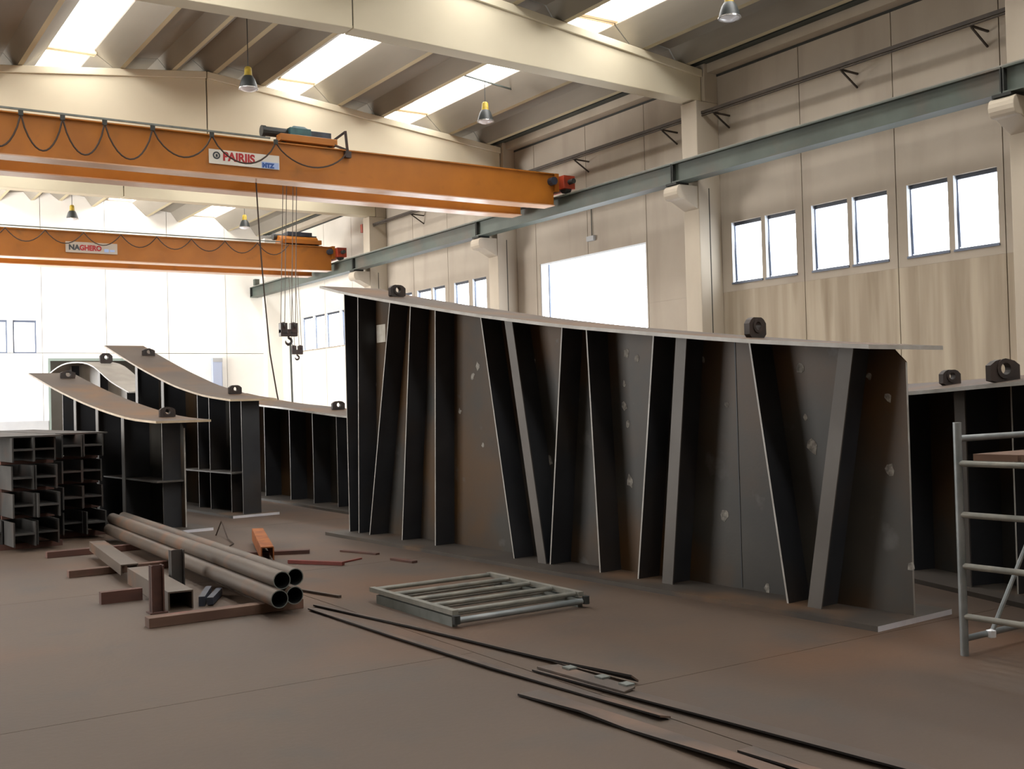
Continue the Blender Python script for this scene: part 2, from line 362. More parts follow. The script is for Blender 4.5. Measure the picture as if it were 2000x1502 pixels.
# ---- columns with corbels
def column(cy_, label, full=True):
    c = empty('column', (20.6, cy_, 0))
    tag(c, label, 'column', None)
    MB().box(20.2, XW, cy_-.3, cy_+.3, 0, 9.53).build('shaft', 'column', c, bevel=.02)
    MB().box(20.52, XW, cy_-.3, cy_+.3, 9.53, 10.85).build('head', 'column', c, bevel=.02)
    # corbel: haunch with rounded end that carries the crane runway
    poly = [Vector((20.21, 0, 6.62)), Vector((19.72, 0, 6.86))]
    for k in range(7):
        t = math.radians(-75+150*k/6)
        poly.append(Vector((19.60-.14*math.cos(t), 0, 7.05+.19*math.sin(t))))
    poly += [Vector((20.21, 0, 7.24))]
    MB().prism(poly, (0, cy_-.27, 0), (0, cy_+.27, 0)).build('corbel', 'column', c, bevel=.015)
    MB().box(19.5, 19.95, cy_-.2, cy_+.2, 7.24, 7.30).build('bearing_plate', 'runway_dark', c)
    MB().box(20.56, 20.585, cy_-.308, cy_-.3, 0, 7.2).build('joint_strip', 'gap', c)
    return c
column(COLY[0], 'concrete column nearest the camera, cut off by the right edge of the photo')
column(COLY[1], 'tall concrete column between the three window pairs and the bright doorway')
column(COLY[2], 'concrete column just left of the bright doorway, beside two small windows')
column(COLY[3], 'far concrete column where the overhead conductor line ends, behind the second crane')
# corner pilaster
cp_ = MB().box(20.2, XW, YE-.5, YE, 0, 10.3).build('column', 'wall_white'); tag(cp_, 'white corner pilaster where side wall meets the far end wall', 'column')

# ---- roof beams (two tapered halves each)
def roof_beam(y, label, x0=XL, x1=20.50, camber=0.):
    r = empty('roof_beam', (10.3, y, 9.55)); tag(r, label, 'beam')
    for (a, b) in ((x0, 10.285), (10.315, x1)):
        mb = MB(); h = .24
        za, zc = zb(a), zb(b)
        ba, bb_ = (9.55+camber*.4, 9.55+camber) if b < 10.3 else (9.55+camber, 9.55)
        mb.hexa([(a, y-h, ba), (b, y-h, bb_), (b, y+h, bb_), (a, y+h, ba), (a, y-h, za-.2), (b, y-h, zc-.2), (b, y+h, zc-.2), (a, y+h, za-.2)])
        mb.hexa([(a, y-h-.07, za-.2), (b, y-h-.07, zc-.2), (b, y+h+.07, zc-.2), (a, y+h+.07, za-.2), (a, y-h-.07, za), (b, y-h-.07, zc), (b, y+h+.07, zc), (a, y+h+.07, za)])
        mb.build('beam_half', 'beam', r, bevel=.015)
    MB().box(10.28, 10.32, y-.2, y+.2, 9.9, 11.3).build('joint_core', 'gap', r)
    return r
roof_beam(1.9, 'concrete roof beam above and behind the camera, out of the photo')
roof_beam(COLY[0]-.1, 'concrete roof beam nearest the camera, above the top of the photo')
roof_beam(COLY[1]+.05, 'large cream concrete roof beam running down to the right across the photo top', camber=.27)
roof_beam(COLY[2]+.1, 'cream tapered concrete roof beam right behind the nearer orange crane')
roof_beam(COLY[3]-.05, 'third concrete roof beam, its bottom band showing under the nearer crane')

# ---- ceiling: double-T slabs, skylights between
ceil = MB().box(XL-.2, 1.0, YB-.3, YE+.3, 12.6, 12.65).build('ceiling', 'tt'); struct(ceil)
tees = [(-.1, 1.35), (3.8, 5.25), (7.9, 9.35), (10.55, 12.0), (14.5, 16.0), (18.5, 20.0)]
edges = [(XL, -.1, 'blind'), (1.35, 3.8, 'sky'), (5.25, 7.9, 'sky'), (9.35, 10.55, 'cap'), (12.0, 14.5, 'sky'), (16.0, 18.5, 'sky')]
WING = .70
bays = [YB, 1.9, COLY[0]-.1, COLY[1]+.05, COLY[2]+.1, COLY[3]-.05, YE]
for bi, (ya, yb) in enumerate(zip(bays[:-1], bays[1:])):
    y0, y1 = ya+.02, yb-.02
    for (xa, xb) in tees:
        mb = MB(); rr = .42 if xb > 19 else WING
        pf = [(xa-WING, .52), (xa-.07, .01), (xa+.07, .01), (xa+.38, .40), (xb-.38, .40), (xb-.07, .01), (xb+.07, .01), (xb+rr, .52 if xb < 19 else .35)]
        pf = [(x, zb(x)+z) for x, z in pf]
        for i_, ((x1_, z1_), (x2_, z2_)) in enumerate(zip(pf[:-1], pf[1:])):
            th_ = .07 if i_ not in (1, 5) else .16
            mb.hexa([(x1_, y0, z1_), (x2_, y0, z2_), (x2_, y1, z2_), (x1_, y1, z1_), (x1_, y0, z1_+th_), (x2_, y0, z2_+th_), (x2_, y1, z2_+th_), (x1_, y1, z1_+th_)], 1 if i_ in (1, 5) else 0)
        mb.build('roof_slab', ['tt', 'stem'], ceil)
    for (xa, xb, kind) in edges:
        l, r = xa+WING-.05, xb-WING+.05
        if kind == 'cap': l, r = xa+WING-.12, xb-WING+.12
        zl, zr = zb(l)+.58, zb(r)+.58
        if kind == 'sky':
            f = MB()
            f.bar((l+.03, y0, zl+.02), (l+.03, y1, zl+.02), .06, .12).bar((r-.03, y0, zr+.02), (r-.03, y1, zr+.02), .06, .12)
            sk = f.build('skylight', 'skyframe', ceil)
            ns = 5
            for k in range(ns):
                p, q = y0+.13+(y1-y0-.26)*k/ns+.008, y0+.13+(y1-y0-.26)*(k+1)/ns-.008
                mb = MB(); A = []
                for j in range(5):
                    t = j/4; A.append((l+.06+(r-l-.12)*t, zl+(zr-zl)*t+.05+.18*math.sin(math.pi*t)))
                for (x1_, z1_), (x2_, z2_) in zip(A[:-1], A[1:]):
                    mb.hexa([(x1_, p, z1_), (x2_, p, z2_), (x2_, q, z2_), (x1_, q, z1_), (x1_, p, z1_+.01), (x2_, p, z2_+.01), (x2_, q, z2_+.01), (x1_, q, z1_+.01)])
                mb.build('skylight_sheet', 'skylight', sk)
            MB().box(l, r, y0, y0+.12, min(zl, zr), max(zl, zr)+.1).box(l, r, y1-.12, y1, min(zl, zr), max(zl, zr)+.1).build('skylight_end', 'skyframe', sk)
        else:
            MB().hexa([(l-.1, y0, zl), (r+.1, y0, zr), (r+.1, y1, zr), (l-.1, y1, zl), (l-.1, y0, zl+.06), (r+.1, y0, zr+.06), (r+.1, y1, zr+.06), (l-.1, y1, zl+.06)]).build('roof_sheet', 'tt', ceil)
    # eave gutter along the right wall
    MB().box(20.46, 20.62, y0, y1, 10.55, 11.25).box(20.62, XW+.2, y0, y1, 11.15, 11.25).build('eave_gutter', 'gutter', ceil)
    MB().box(20.3, 20.46, y0, y1, 10.52, 10.62).build('eave_channel', 'gutter', ceil)
MB().box(20.64, XW, COLY[0]+.3, YE-.5, 10.32, 10.62).build('trim_1', 'column')
bpy.data.objects['trim_1']['kind'] = 'structure'
t2 = MB().box(20.97, XW, COLY[0]+.3, YE-.5, 10.26, 10.315).build('trim_2', 'gap'); struct(t2)

# ================================================================== RUNWAY AND CONDUCTOR LINE
rw = empty('crane_runway', (19.72, 32, 7.3)); tag(rw, 'long grey-green steel crane runway beam on corbels along the right wall', 'crane runway')
seg = [6.0, COLY[0], COLY[1], COLY[2], COLY[3], YE-.05]
for a, b in zip(seg[:-1], seg[1:]):
    mb = MB(); a += .015; b -= .015
    mb.box(19.52, 19.92, a, b, 7.30, 7.335).box(19.52, 19.92, a, b, 7.785, 7.82).box(19.64, 19.80, a, b, 7.335, 7.785)
    g = mb.build('runway_section', 'runway', rw)
    MB().box(19.53, 19.64, a, a+.03, 7.335, 7.785).build('end_stiffener', 'runway_dark', g)
    MB().box(19.53, 19.64, b-.03, b, 7.335, 7.785).build('end_stiffener', 'runway_dark', g)
MB().box(19.69, 19.75, 6, YE-.05, 7.82, 7.90).build('rail', 'rail', rw)
MB().box(19.6, 19.84, YE-.6, YE-.35, 7.9, 8.2).build('buffer_stop', 'runway', rw)
cl = empty('conductor_line', (20.4, 27, 9.2)); tag(cl, 'thin dark conductor line on small wall brackets above the crane runway', 'conductor line')
MB().box(20.37, 20.43, 8, 42.0, 9.17, 9.25).build('conductor_rail', 'bus', cl)
MB().tube([(20.40, 8, 9.13), (20.40, 42.0, 9.13)], .02, 6).build('conductor_wire', 'bus', cl)
for y in (13.4, 16.75, 20.94, 23.0, 27.1, 33.4, 37.8):
    MB().bar((20.38, y, 9.13), (21.0, y-.02, 9.10), .045, .04).bar((20.45, y, 9.10), (21.0, y+.0, 8.78), .035, .035).build('wall_bracket', 'bus', cl)
MB().box(20.3, 20.5, 41.9, 42.1, 9.0, 9.35).build('line_end_box', 'red', cl)

# ================================================================== CRANES
def text(s, size, loc, m, parent, name='lettering', rotz=0, bold=.0, sx=1.):
    cu = bpy.data.curves.new(name, 'FONT'); cu.body = s; cu.size = size; cu.extrude = .004; cu.offset = bold
    o = bpy.data.objects.new(name, cu); COL.objects.link(o)
    dg = bpy.context.evaluated_depsgraph_get(); dg.update()
    me = bpy.data.meshes.new_from_object(o.evaluated_get(dg)); bpy.data.objects.remove(o)
    me.materials.clear(); me.materials.append(M[m])
    me.transform(Matrix.Translation(loc) @ Matrix.Rotation(rotz, 4, 'Z') @ Matrix.Rotation(math.pi/2, 4, 'X') @ Matrix.Diagonal((sx, 1, 1, 1)))
    ob = bpy.data.objects.new(name, me); COL.objects.link(ob); ob.parent = parent
    ob.matrix_parent_inverse = parent.matrix_basis.inverted(); return ob
def box_girder(yc, z0, z1, x0, x1, parent, w=.42):
    g = empty('girder', (x0, yc, z0)); g.parent = parent; g.matrix_parent_inverse = parent.matrix_basis.inverted()
    def prof(hw, a, b, ta):   # body with haunched (tapered) ends at the right
        mb = MB()
        mb.box(x0, ta, yc-hw, yc+hw, a, b)
        mb.hexa([(ta, yc-hw, a), (x1, yc-hw, a+.02), (x1, yc+hw, a+.02), (ta, yc+hw, a), (ta, yc-hw, b), (x1, yc-hw, b-.0), (x1, yc+hw, b-.0), (ta, yc+hw, b)])
        return mb
    prof(w/2, z0+.03, z1-.03, x1-1.3).build('web_box', 'orange', g)
    f = MB(); hw = w/2+.07; ta = x1-1.3
    f.box(x0, ta, yc-hw, yc+hw, z0, z0+.03)
    f.hexa([(ta, yc-hw, z0), (x1, yc-hw, z0+.02), (x1, yc+hw, z0+.02), (ta, yc+hw, z0), (ta, yc-hw, z0+.03), (x1, yc-hw, z0+.05), (x1, yc+hw, z0+.05), (ta, yc+hw, z0+.03)])
    f.build('bottom_flange', 'orange_fl', g)
    MB().box(x0, x1, yc-hw, yc+hw, z1-.03, z1).build('top_flange', 'orange', g)
    MB().box(x0, x1-.3, yc-.03, yc+.03, z1, z1+.06).build('trolley_rail', 'rail', g)
    return g
def crane(yf, yb, z0, z1, x0, label, sign, trolley_x, far=False):
    c = empty('bridge_crane', (19.7, (yf+yb)/2, 7.9)); tag(c, label, 'crane')
    box_girder(yf, z0, z1, x0, 19.35, c); box_girder(yb, z0, z1, x0, 19.35, c)
    # end truck on the rail
    t = MB().box(19.50, 19.92, yf-.55, yb+.55, 8.02, 8.42).build('end_truck', 'red', c, bevel=.01)
    MB().box(19.36, 19.5, yf-.3, yb+.3, 7.95, 8.5).build('truck_plate', 'orange', t)
    for y in (yf-.35, yb+.35):
        MB().tube([(19.62, y, 8.05), (19.82, y, 8.05)], .15, 14).build('wheel', 'lampdk', t)
    for y, s in ((yf-.55, -1), (yb+.55, 1)):
        MB().tube([(19.71, y, 8.22), (19.71, y+.22*s, 8.22)], .08, 10).build('buffer', 'lampdk', t)
    MB().tube([(19.25, yf-.42, 8.25), (19.25, yf-.12, 8.25)], .12, 12).box(19.1, 19.4, yf-.2, yf-.02, 8.1, 8.4).build('drive_motor', 'bluedk', t)
    MB().box(x0, x0+.4, yf-.55, yb+.55, 8.02, 8.42).build('end_truck', 'red', c)
    return c
def trolley(c, x, yf, yb, zt, dome=False):
    t = empty('trolley', (x, (yf+yb)/2, zt)); t.parent = c; t.matrix_parent_inverse = c.matrix_basis.inverted()
    ym = (yf+yb)/2
    MB().box(x-.75, x+.85, yf-.18, yf+.12, zt+.09, zt+.27).box(x-.75, x+.85, yb-.12, yb+.18, zt+.09, zt+.27).box(x-.55, x-.40, yf, yb, zt+.1, zt+.25).box(x+.55, x+.70, yf, yb, zt+.1, zt+.25).build('trolley_frame', 'orange', t, bevel=.01)
    for xx in (x-.6, x+.7):
        for yy in (yf, yb): MB().tube([(xx, yy-.06, zt+.14), (xx, yy+.06, zt+.14)], .08, 10).build('trolley_wheel', 'lampdk', t)
    MB().tube([(x-.4, ym, zt+.30), (x+.6, ym, zt+.30)], .19, 16).build('rope_drum', 'orange' if dome else 'bluedk', t)
    MB().box(x-.35, x+.25, ym-.75, ym-.25, zt+.28, zt+.55).hexa([(x-.3, ym-.7, zt+.55), (x+.2, ym-.7, zt+.55), (x+.2, ym-.3, zt+.55), (x-.3, ym-.3, zt+.55), (x-.2, ym-.65, zt+.62), (x+.1, ym-.65, zt+.62), (x+.1, ym-.35, zt+.62), (x-.2, ym-.35, zt+.62)]).build('gearbox', 'blue' if not dome else 'bluedk', t, bevel=.015)
    MB().box(x+.25, x+.85, ym-.7, ym-.3, zt+.30, zt+.52).build('control_box', 'bluedk', t, bevel=.01)
    MB().tube([(x-.95, ym-.5, zt+.42), (x-.35, ym-.5, zt+.42)], .13, 12).tube([(x-1.05, ym-.5, zt+.42), (x-.95, ym-.5, zt+.42)], .15, 12).build('hoist_motor', 'lampdk', t)
    return t
def hook_block(t, xc, yc, z, w, zdrum, name='hook_block', xd=None):
    xd = xc if xd is None else xd
    h = MB()
    for s in (-1, 1):        # cheek housings left and right of the centre
        h.box(xc+s*w*.29-w*.19, xc+s*w*.29+w*.19, yc-.09, yc+.09, z-.02, z+w*.52)
    h.box(xc-w*.48, xc+w*.48, yc-.08, yc+.08, z-.10*w/.5, z+w*.18)
    hb = h.build(name, 'hook', t, bevel=.012)
    for s in (-1, 1):
        MB().tube([(xc+s*w*.29-.02, yc, z+w*.34), (xc+s*w*.29+.02, yc, z+w*.34)], w*.24, 14).build('sheave', 'hook', hb)
    pts = [(xc, yc, z-.05), (xc, yc, z-w*.28)]
    for k in range(11):
        a_ = math.radians(80 - 27*k)
        pts.append((xc - .0 + w*.17*math.cos(a_), yc, z-w*.46+w*.17*math.sin(a_)))
    MB().tube(pts, .03, 8, rads=[w*.06]*2+[w*.075]*8+[w*.06, w*.045, w*.02]).build('hook', 'hook', hb, smooth=True)
    for k, s in enumerate((-.42, -.2, .2, .42)):
        MB().tube([(xc+s*w, yc, z+w*.42), (xd+s*w*.9, yc, zdrum)], .011, 5).build('rope', 'rope', hb)
    return hb

c1 = crane(26.95, 28.75, 7.50, 8.50, 1.0, 'nearer orange double-girder bridge crane with looped cable and white maker sign', None, 11.4)
t1 = trolley(c1, 11.45, 26.95, 28.75, 8.5)
hook_block(t1, 11.22, 27.85, 3.66, .50, 8.7, xd=11.4)
# bracket arm that drags the festoon
MB().bar((12.2, 27.0, 8.72), (12.5, 26.72, 8.98), .05, .05).bar((12.5, 26.70, 9.0), (12.55, 26.68, 8.40), .07, .07).bar((12.2, 26.8, 8.62), (12.55, 26.72, 8.5), .05, .05).box(12.45, 12.62, 26.6, 26.72, 8.28, 8.45).build('tow_arm', 'hook', t1)
fe = MB().box(2.0, 10.3, 26.46, 26.50, 8.50, 8.545).build('festoon_track', 'galv_d', c1)
pk = [1.6, 2.5, 3.45, 4.42, 5.31, 6.24, 7.35, 8.79, 10.45]
for a, b in zip(pk[:-1], pk[1:]):
    sag = .80 if b < 8 else .62; pts = []
    for k in range(13):
        t = k/12; pts.append((a+(b-a)*t, 26.48 - .04*math.sin(math.pi*t), 8.42 - sag*(1-(2*t-1)**2)**.8))
    MB().tube(pts, .021, 6).build('festoon_cable', 'cable', c1, smooth=True)
    MB().box(b-.05, b+.05, 26.45, 26.51, 8.38, 8.50).build('cable_carrier', 'lampdk', c1)
pts = []
for k in range(15):
    t = k/14; pts.append((10.45+(12.5-10.45)*t, 26.48+.12*t, 8.42-.0*t-.52*(1-(2*t-1)**2)**.8))
MB().tube(pts, .021, 6).build('festoon_cable', 'cable', c1, smooth=True)
# maker sign
sg = MB().hexa([(8.78, 26.70, 7.78), (10.62, 26.70, 7.78), (10.62, 26.72, 7.78), (8.78, 26.72, 7.78), (8.78, 26.70, 8.14), (10.62, 26.70, 8.14), (10.62, 26.72, 8.14), (8.78, 26.72, 8.14)]).build('maker_sign', 'sign', c1)
text('PAIRIIS', .30, (9.13, 26.698, 7.885), 't_red', sg, bold=.012, sx=.93)
ring = MB()
po = [Vector((8.97+.095*math.cos(2*math.pi*k/20), 0, 7.99+.095*math.sin(2*math.pi*k/20))) for k in range(20)]
pi_ = [Vector((8.97+.06*math.cos(2*math.pi*k/20), 0, 7.99+.06*math.sin(2*math.pi*k/20))) for k in range(20)]
ring.prism(po, (0, 26.69, 0), (0, 26.70, 0), hole=pi_); ring.box(8.95, 9.0, 26.69, 26.70, 7.95, 8.02); ring.build('emblem', 't_blk', sg)
MB().box(10.14, 10.60, 26.692, 26.699, 7.79, 7.95).build('sign_patch', 't_lblue', sg)
text('MTZ', .15, (10.16, 26.69, 7.81), 't_blue', sg, bold=.012)
# pendant control hanging on its cable from the nearer crane
MB().tube([(10.17, 27.2, 7.5), (10.23, 27.2, 6.1), (10.31, 27.2, 4.8), (10.44, 27.2, 3.07), (10.60, 27.2, 2.04), (10.74, 27.2, 1.3)], .02, 6).build('pendant_cable', 'cable', c1)
MB().box(10.68, 10.80, 27.12, 27.28, .95, 1.3).build('pendant_control', 'yellow', c1, bevel=.01)
sl = MB().tube([(11.27, 27.85, 3.36), (11.29, 27.85, 1.9), (11.30, 27.85, .75)], .028, 6).tube([(11.2, 27.85, 3.30), (11.28, 27.85, 3.42), (11.34, 27.85, 3.30)], .014, 6).build('lifting_sling', 'galv_d', smooth=True)
tag(sl, 'thin pale sling hanging straight down from the nearer hook block', 'sling')

c2 = crane(43.25, 45.35, 7.42, 8.46, 1.0, 'farther orange bridge crane with small grey-white maker sign near the end wall', None, 18, True)
t2_ = trolley(c2, 18.1, 43.25, 45.35, 8.46, True)
# cover over the winch of the farther crane
MB().tube([(17.2, 43.6, 8.62), (18.9, 43.6, 8.62)], .30, 18).build('winch_cover', 'orange', t2_, smooth=True)
MB().box(17.6, 18.7, 43.5, 44.2, 8.92, 9.10).build('winch_top', 'bluedk', t2_, bevel=.01)
hook_block(t2_, 18.22, 44.3, 4.05, .52, 8.7, xd=18.1)
s2 = MB().box(8.64, 10.50, 42.98, 43.03, 7.68, 8.08).build('maker_sign', 'sign_g', c2)
text('NA', .27, (8.74, 42.975, 7.78), 't_blk', s2, bold=.012)
text('GHERO', .27, (9.13, 42.975, 7.78), 't_red', s2, bold=.012, sx=.86)
MB().box(10.02, 10.18, 42.97, 42.98, 7.74, 7.86).box(10.22, 10.40, 42.97, 42.98, 7.76, 7.84).build('sign_patch', 't_lblue', s2)
MB().box(2, 17, 42.78, 42.82, 8.50, 8.54).build('festoon_track', 'galv_d', c2)
for k in range(9):
    a = 5.2+k*1.35; pts = [(a+1.35*t/10, 42.8, 8.42-.45*(1-(2*t/10-1)**2)) for t in range(11)]
    MB().tube(pts, .02, 5).build('festoon_cable', 'cable', c2, smooth=True)

# ================================================================== LAMPS
def lamp(x, y, z, label):
    o = empty('high_bay_lamp', (x, y, z)); tag(o, label, 'lamp', None)
    zt = zb(x)+.5
    MB().tube([(x, y, z+.42), (x, y, zt+.0)], .012, 6).build('hanging_rod', 'lampdk', o)
    if x > 16: MB().bar((15.98, y, zb(16)+.3), (18.52, y, zb(18.5)+.3), .04, .04).build('mounting_bar', 'gutter', o)
    MB().lathe([(.0, .46), (.06, .46), (.09, .42), (.10, .26), (.12, .20), (.0, .20)], (x, y, z), 14).build('lamp_head', 'yellow', o, smooth=True)
    MB().lathe([(.12, .22), (.17, .14), (.21, .02), (.24, -.10), (.235, -.11), (.20, .0), (.15, .12), (.10, .19)], (x, y, z), 18).build('reflector', 'lampdk' , o, smooth=True)
    MB().lathe([(.0, -.19), (.12, -.17), (.20, -.13), (.235, -.10)], (x, y, z), 18).build('lamp_glass', 'glass', o, smooth=True)
    MB().lathe([(.225, -.09), (.25, -.09), (.25, -.12), (.225, -.12), (.225, -.09)], (x, y, z), 18).build('rim', 'alu', o)
lamp(17.15, 17.0, 9.95, 'hanging high-bay lamp at the top edge of the photo, above the right wall windows')
lamp(9.95, 27.0, 9.98, 'hanging high-bay lamp with yellow cap above the nearer crane trolley')
lamp(17.15, 27.0, 10.0, 'hanging high-bay lamp just below the rightmost bright skylight strip')
lamp(9.72, 47.0, 9.72, 'small hanging lamp above the maker sign of the farther crane')
lamp(17.0, 47.0, 9.85, 'small hanging lamp above the farther crane, left of its trolley')

# ================================================================== STEEL GIRDERS
def plate_girder(name, label, origin, udir, L, prof, near, far, stiff, lugs, web0=.15, web_in=.1, tflange='flange', lowf='flange_low', tilt=0., cutm='cut', group=None,
                 tl=0., web='steel', hstiff=None, tovh=0.):
    u = Vector((udir[0], udir[1], 0)).normalized(); n = Vector((u.y, -u.x, 0))   # n points away from the camera (+X)
    O = Vector((origin[0], origin[1], 0))
    root = empty(name, O); tag(root, label, 'steel girder', group)
    def zp(s):
        P = prof
        if s <= P[0][0]: return P[0][1] + (s-P[0][0])*(P[1][1]-P[0][1])/(P[1][0]-P[0][0])
        for (a, za), (b, zc) in zip(P[:-1], P[1:]):
            if s <= b: return za+(zc-za)*(s-a)/(b-a)
        (a, za), (b, zc) = P[-2:]; return zc+(s-b)*(zc-za)/(b-a)
    def sm(s):      # smoothed profile
        return (zp(s-.35)+2*zp(s)+zp(s+.35))/4
    def pt(s, k, z): v = O + u*s + n*k; return (v.x, v.y, z)
    NS = 16
    # k = 0 is the web plane; near edge at -near, far edge at +far
    ss = [L*i/NS for i in range(NS+1)]
    tf = MB(); th = .03
    for i in range(NS):
        a, b = ss[i], ss[i+1]; za, zc = sm(a), sm(b)
        mis = [0, 0, 1, 0, 0, 1]
        q = [pt(a, -near, za), pt(a, far, za+tilt), pt(b, far, zc+tilt), pt(b, -near, zc), pt(a, -near, za+th), pt(a, far, za+th+tilt), pt(b, far, zc+th+tilt), pt(b, -near, zc+th)]
        mis = [0, 0, 1 if i == 0 else 0, 0, 1 if i == NS-1 else 0, 1]
        tf.hexa(q, 0, mis)
    tf.build('top_flange', [tflange, cutm], root)
    lf = MB(); lf.hexa([pt(0, -near, 0), pt(0, far, 0), pt(L, far, 0), pt(L, -near, 0), pt(0, -near, .038), pt(0, far, .038), pt(L, far, .038), pt(L, -near, .038)], 0, [0, 0, 1, 0, 0, 0])
    lf.build('bottom_flange', [lowf, 'cutend'], root)
    wm = MB(); N2 = 14; a0, a1 = web0, L-web_in
    for i in range(N2):
        a, b = a0+(a1-a0)*i/N2, a0+(a1-a0)*(i+1)/N2
        zt, zt2 = sm(a)+tilt*near/(near+far), sm(b)+tilt*near/(near+far)
        if i == 0:       # notched corner
            wm.hexa([pt(a, -.01, .03), pt(a, .01, .03), pt(a+.09, .01, .03), pt(a+.09, -.01, .03), pt(a, -.01, zt-.09), pt(a, .01, zt-.09), pt(a+.09, .01, zt), pt(a+.09, -.01, zt)], 0, [0, 0, 1, 0, 0, 0])
            a += .09; zt = sm(a)+tilt*near/(near+far)
        wm.hexa([pt(a, -.01, .03), pt(a, .01, .03), pt(b, .01, .03), pt(b, -.01, .03), pt(a, -.01, zt), pt(a, .01, zt), pt(b, .01, zt2), pt(b, -.01, zt2)], 0, [0]*6)
    wm.build('web', [web, 'cut'], root)
    for it in stiff:
        st, sb, kind = it[:3]; dp = it[3] if len(it) > 3 else near-.24
        ktop, kbot = sm(st)+tilt*(near-dp/2)/(near+far), .03
        sm_ = MB(); t = .008
        x_ = dp
        cutf = [0, 0, 0, 0, 0, 0]
        q = [pt(sb-t, -x_, kbot), pt(sb-t, -.01, kbot), pt(sb+t, -.01, kbot), pt(sb+t, -x_, kbot), pt(st-t, -x_, ktop), pt(st-t, -.01, ktop), pt(st+t, -.01, ktop), pt(st+t, -x_, ktop)]
        if kind == 'plate': sm_.hexa(q, 0, [0, 0, 0, 0, 0, 1]); sm_.build('stiffener', ['steel_st', 'cut'], root)
        else:
            s_ = sm_.hexa(q, 0).build('stiffener', 'steel_st', root)
            hw = .062; f = MB()
            q = [pt(sb-hw, -x_-.012, kbot), pt(sb-hw, -x_, kbot), pt(sb+hw, -x_, kbot), pt(sb+hw, -x_-.012, kbot), pt(st-hw, -x_-.012, ktop-.005), pt(st-hw, -x_, ktop-.005), pt(st+hw, -x_, ktop-.005), pt(st+hw, -x_-.012, ktop-.005)]
            f.hexa(q).build('stiffener_flange', 'steel_lt', s_)
    if hstiff:
        s0, s1, z = hstiff
        MB().hexa([pt(s0, -near+.12, z), pt(s0, -.01, z), pt(s1, -.01, z), pt(s1, -near+.12, z), pt(s0, -near+.12, z+.02), pt(s0, -.01, z+.02), pt(s1, -.01, z+.02), pt(s1, -near+.12, z+.02)], 0).build('longitudinal_stiffener', 'steel_lt', root)
    # far-side stiffeners (seen only from elsewhere)
    for k in range(1, int(L)):
        s_ = k*L/int(L)
        MB().hexa([pt(s_-.008, .01, .03), pt(s_-.008, far-.05, .03), pt(s_+.008, far-.05, .03), pt(s_+.008, .01, .03), pt(s_-.008, .01, sm(s_)), pt(s_-.008, far-.05, sm(s_)), pt(s_+.008, far-.05, sm(s_)), pt(s_+.008, .01, sm(s_))]).build('rear_stiffener', 'steel_st', root)
    for lg in lugs:
        s, w_, h_ = lg[:3]; kk = lg[3] if len(lg) > 3 else 0.
        z = sm(s)+th+tilt*(near+kk)/(near+far)-.008; slope = (sm(s+.1)-sm(s-.1))/.2
        c0 = O + u*s + n*kk
        out, inn = [], []; Np = 16
        # octagonal-topped eye plate with a hole
        cz = h_*.60; r = w_*.17
        for k in range(Np):
            an = 2*math.pi*k/Np + math.pi/Np
            ca, sa = math.cos(an), math.sin(an)
            # outline: clipped superellipse
            R = 1/max(abs(ca)/(w_/2), abs(sa)/((h_-cz) if sa > 0 else cz))
            if sa > 0: R = min(R, 1/((abs(ca)/(w_/2)+abs(sa)/(h_-cz))/1.5))
            o_ = (R*ca, R*sa)
            out.append(c0 + n*o_[0] + Vector((0, 0, z+cz+o_[1]))); inn.append(c0 + n*r*ca + Vector((0, 0, z+cz+r*sa)))
        mb = MB(); mb.prism(out, u*-.028, u*.028, hole=inn)
        r1 = [c0+n*(w_*.29*math.cos(2*math.pi*k/16))+Vector((0, 0, z+cz+w_*.29*math.sin(2*math.pi*k/16))) for k in range(16)]
        r2 = [c0+n*(r*math.cos(2*math.pi*k/16))+Vector((0, 0, z+cz+r*math.sin(2*math.pi*k/16))) for k in range(16)]
        mb.prism(r1, u*-.036, u*-.028, hole=r2)
        mb.build('lifting_lug', 'lug', root)
    return root, pt, sm

uM = (-.0553, .9985); nM = (.9985, .0553)
stM = [(1.25, .95, 'plate'), (.35, .70, 'tee'), (1.97, 2.22, 'tee'), (2.31, 2.59, 'plate'), (3.19, 3.09, 'plate'), (3.54, 3.82, 'plate'),
       (4.38, 3.93, 'tee'), (4.88, 4.40, 'plate'), (5.75, 5.87, 'plate'), (6.27, 6.59, 'plate'), (6.73, 7.36, 'plate'), (7.51, 7.63, 'plate'), (7.87, 7.87, 'plate')]
profM = [(0, 1.90), (1.06, 2.0), (2.04, 2.12), (3.23, 2.27), (4.43, 2.45), (5.37, 2.61), (6.45, 2.80), (7.47, 2.985), (8.07, 3.12)]
gM, ptM, smM = plate_girder('steel_girder', 'largest dark steel plate girder with slanted stiffeners, standing mid-photo on the floor', (6.06+.5*nM[0], 4.81+.5*nM[1]), uM, 8.07, profM, .50, .38,
    stM, [(7.0, .21, .15, .0), (1.41, .20, .17, .0)], web0=.05, web_in=.15)
